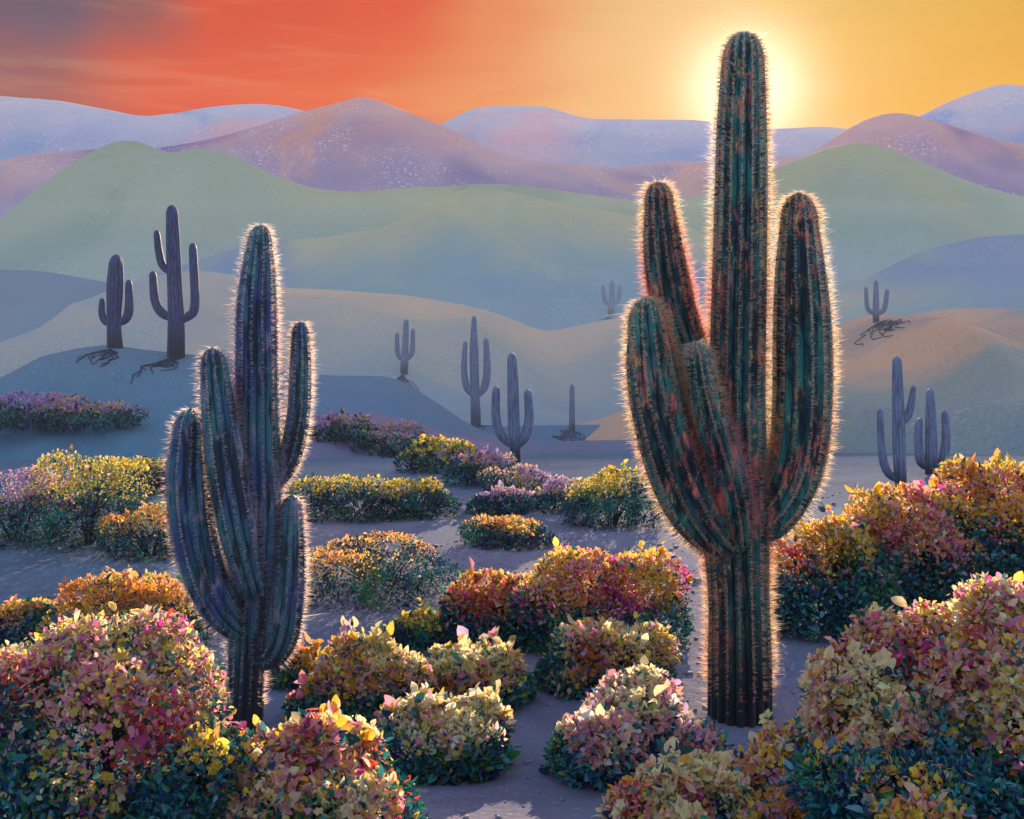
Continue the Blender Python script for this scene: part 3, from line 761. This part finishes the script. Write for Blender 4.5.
# far flats
far = [
    ('long golden mound with green foot right of the left saguaro', 378, 610, 536, 175, 'ember', 3800),
    ('green and yellow mound right of the left saguaro, above the long golden one', 350, 523, 476, 100, 'moss', 2300),
    ('small yellow green mound at the right end of the pair above the golden mound', 418, 520, 478, 76, 'moss', 1700),
    ('small green mound beside the bare mauve ground, upper one of two', 498, 516, 486, 58, 'dusk', 1300),
    ('bright yellow mound beside the bare mauve ground, lower one of two', 508, 550, 517, 82, 'ember', 1900),
    ('violet tinged mound at the upper left end of the slanting row', 346, 446, 414, 66, 'dusk', 1500),
    ('green mound with pink top, second from the top of the slanting row', 392, 458, 424, 74, 'dusk', 1600),
    ('pale mound with yellow top, third from the top of the slanting row', 438, 474, 438, 74, 'moss', 1500),
    ('faded green mound, fourth from the top of the slanting row', 482, 488, 452, 70, 'dusk', 1400),
    ('lilac topped mound just below the foot of the broad armed grey saguaro', 524, 500, 466, 68, 'dusk', 1400),
    ('faint pink and green mound of the slanting row left of the yellow green one', 566, 514, 478, 70, 'dusk', 1300),
    ('yellow green mound just left of the tallest saguaro arm', 612, 530, 468, 90, 'moss', 2200),
    ('long lilac and teal mound at the left edge, highest of the left mounds', 30, 442, 392, 110, 'dusk', 2500),
    ('lilac and green mound to the right of the highest left mound', 88, 444, 402, 90, 'dusk', 1900),
    ('blue and peach mound at the left edge, in the middle row', 18, 548, 468, 130, 'dusk', 2900),
    ('tall green and gold mound in the middle row at the left', 88, 552, 456, 135, 'moss', 3300),
    ('small lime mound left of the left saguaro, upper one', 138, 496, 458, 80, 'moss', 1700),
    ('small mixed mound left of the left saguaro, lower one', 150, 562, 504, 86, 'ember', 1800),
]
for i, (lb, px, by, ty, wd, pal, n) in enumerate(far):
    px_shrub(lb, px, by, ty + 1, wd * 1.2, pal, int(n * 1.25), 300 + i, BG, .60, 3.4, .8, 0, 3)

# ------------------------------------------------------------------ cast shadows of the small saguaros, modelled as dark sticks
mb_, tb_ = mat_new('shadow_sticks')
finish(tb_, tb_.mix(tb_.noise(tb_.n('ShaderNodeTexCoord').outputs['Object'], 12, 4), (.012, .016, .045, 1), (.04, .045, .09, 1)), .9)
BR = [('dark shadow of modelled sticks sprawling left of the short navy saguaro', (112, 350), -26, 17),
      ('dark shadow of modelled sticks sprawling below the tall navy saguaro', (176, 359), -32, 26),
      ('small dark shadow of modelled sticks under the small pale saguaro', (403, 374), -5, 14),
      ('dark shadow of modelled sticks stretched left of the thin grey saguaro foot', (474, 426), -32, 20),
      ('dark shadow of modelled sticks beside the foot of the armless saguaro', (571, 430), -22, 13),
      ('dark shadow of modelled sticks on the far slope under the tiny dark saguaro', (609, 317), -24, 14),
      ('dark shadow of modelled sticks on the peach crest right of the tiny leaning saguaro', (874, 326), 26, 14)]
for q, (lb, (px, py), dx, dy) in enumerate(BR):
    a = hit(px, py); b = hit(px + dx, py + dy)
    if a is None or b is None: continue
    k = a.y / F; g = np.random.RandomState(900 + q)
    # lies along the slope, with its length capped
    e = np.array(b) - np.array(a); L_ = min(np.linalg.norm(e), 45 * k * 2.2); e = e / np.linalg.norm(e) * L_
    root = empty('shadow_sticks', a); tag(root, lb, 'shadow sticks', 'dark modelled shadows by the distant saguaros')  # dark sticks stand in for the saguaros' cast shadows
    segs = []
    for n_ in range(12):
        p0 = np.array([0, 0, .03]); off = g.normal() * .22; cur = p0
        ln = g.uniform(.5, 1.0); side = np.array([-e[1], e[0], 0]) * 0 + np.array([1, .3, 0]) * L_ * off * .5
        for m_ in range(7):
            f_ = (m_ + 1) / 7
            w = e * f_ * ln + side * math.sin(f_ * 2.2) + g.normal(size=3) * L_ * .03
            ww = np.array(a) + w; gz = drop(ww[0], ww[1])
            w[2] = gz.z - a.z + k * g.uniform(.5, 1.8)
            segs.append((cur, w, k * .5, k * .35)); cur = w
    tubes(segs, mb_, root, 'shadow_strands')

# gravel and fallen petals on the path
g = np.random.RandomState(5); V, Q, o_ = [], [], 0
cube = np.array([[x, y, z] for z in (-1, 1) for y in (-1, 1) for x in (-1, 1)], float) * .58
cf_ = np.array([[0, 2, 3, 1], [4, 5, 7, 6], [0, 1, 5, 4], [2, 6, 7, 3], [0, 4, 6, 2], [1, 3, 7, 5]])
for _ in range(5200):
    y = 10 + 26 * g.rand() ** 1.3; x = g.uniform(-.5, .5) * y
    s_ = min(.012 * math.exp(g.normal() * .6), .06) * (1 + y * .03); z = float(G(x, y))
    c_ = cube * s_ * g.uniform(.6, 1.4, (1, 3)) * (1 + g.normal(size=(8, 3)) * .18); an = g.uniform(0, 3); ca, sa = math.cos(an), math.sin(an)
    c_ = np.stack([c_[:, 0] * ca - c_[:, 1] * sa, c_[:, 0] * sa + c_[:, 1] * ca, c_[:, 2] * .7], -1)
    V.append(c_ + [x, y, z + s_ * .15]); Q.append(cf_ + o_); o_ += 8
mg_, tg_ = mat_new('gravel_stone')
finish(tg_, tg_.mix(tg_.noise(tg_.n('ShaderNodeTexCoord').outputs['Object'], 3, 4), (.08, .09, .14, 1), (.30, .27, .30, 1)), .9)
tag(mesh_obj('gravel', np.concatenate(V), np.concatenate(Q), mg_, smooth=False), 'small grey stones scattered over the bare ground', 'gravel', kind='stuff')

# ------------------------------------------------------------------ haze
allv = np.concatenate(ALLV); lo_, hi_ = allv.min(0), allv.max(0)
lo_ = lo_ - [15, 15, 1]; hi_ = hi_ + [15, 15, 6]
c = np.array([[x, y, z] for z in (lo_[2], hi_[2]) for y in (lo_[1], hi_[1]) for x in (lo_[0], hi_[0])])
mz = bpy.data.materials.new('haze_air'); mz.use_nodes = True
tz = NT(mz.node_tree)
pv = tz.n('ShaderNodeVolumePrincipled'); pv.inputs['Color'].default_value = (.58, .42, .36, 1); pv.inputs['Density'].default_value = HAZE_D
pv.inputs['Anisotropy'].default_value = .2
oz = tz.n('ShaderNodeOutputMaterial'); tz.t.links.new(pv.outputs[0], oz.inputs['Volume'])
hb = mesh_obj('haze', c, np.array([[0, 2, 3, 1], [4, 5, 7, 6], [0, 1, 5, 4], [2, 6, 7, 3], [0, 4, 6, 2], [1, 3, 7, 5]]), mz)
tag(hb, 'thin pale evening haze filling the whole valley', 'haze', kind='stuff')

# mist lying in the valley: closed rounded banks of even density, thin at their rims
MIST = [('low bank of pale mist in the near valley behind the flats', (0, 160, -6), (210, 104, 21), .0040, (.64, .74, .80, 1)),
        ('pale mist between the green range and the nearer slopes', (0, 305, 6), (330, 32, 30), .0045, (.68, .74, .84, 1)),
        ('faint mist at the foot of the purple mountains', (0, 408, 28), (420, 42, 34), .0050, (.76, .70, .82, 1)),
        ('faint mist at the foot of the blue mountains', (0, 545, 52), (540, 50, 30), .0050, (.84, .72, .78, 1))]
LAYERS = [(1.45, .16), (1.2, .2), (1.0, .22), (.8, .22), (.6, .2)]      # thinner air towards the rim of a bank
MIST = [(lb, c0, (rr[0] * (.7 + .3 * sc), rr[1] * (.6 + .4 * sc), rr[2] * sc), de * w, co) for lb, c0, rr, de, co in MIST for sc, w in (LAYERS if de < .0043 else LAYERS[::2])]
for q, (lb, c0, rr, dens, colr) in enumerate(MIST):
    n1_, n2_ = 24, 48
    th_ = np.linspace(0, math.pi, n1_)[:, None]; ph_ = (np.arange(n2_) * 2 * math.pi / n2_)[None]
    vv = np.stack([np.sin(th_) * np.cos(ph_), np.sin(th_) * np.sin(ph_), np.cos(th_) * np.ones_like(ph_)], -1).reshape(-1, 3)[n2_ - 1:-(n2_ - 1)]
    vv = vv * rr + c0
    nr_ = n1_ - 2; a_ = 1 + np.arange(nr_ - 1)[:, None] * n2_; j_ = np.arange(n2_)[None]; jn_ = (j_ + 1) % n2_
    ff = np.stack([a_ + j_, a_ + n2_ + j_, a_ + n2_ + jn_, a_ + jn_], -1).reshape(-1, 4).tolist()
    last_ = len(vv) - 1
    ff += [(0, 1 + k, 1 + (k + 1) % n2_) for k in range(n2_)] + [(last_, last_ - n2_ + (k + 1) % n2_, last_ - n2_ + k) for k in range(n2_)]
    me = bpy.data.meshes.new('mist'); me.from_pydata(vv.tolist(), [], ff); me.update()
    m_ = bpy.data.materials.new('mist_air'); m_.use_nodes = True; t_ = NT(m_.node_tree)
    p_ = t_.n('ShaderNodeVolumePrincipled'); p_.inputs['Color'].default_value = colr; p_.inputs['Density'].default_value = dens; p_.inputs['Anisotropy'].default_value = 0
    o_ = t_.n('ShaderNodeOutputMaterial'); t_.t.links.new(p_.outputs[0], o_.inputs['Volume'])
    me.materials.append(m_); ob_ = bpy.data.objects.new('mist', me); COL.objects.link(ob_)
    tag(ob_, lb, 'mist', lb, kind='stuff')
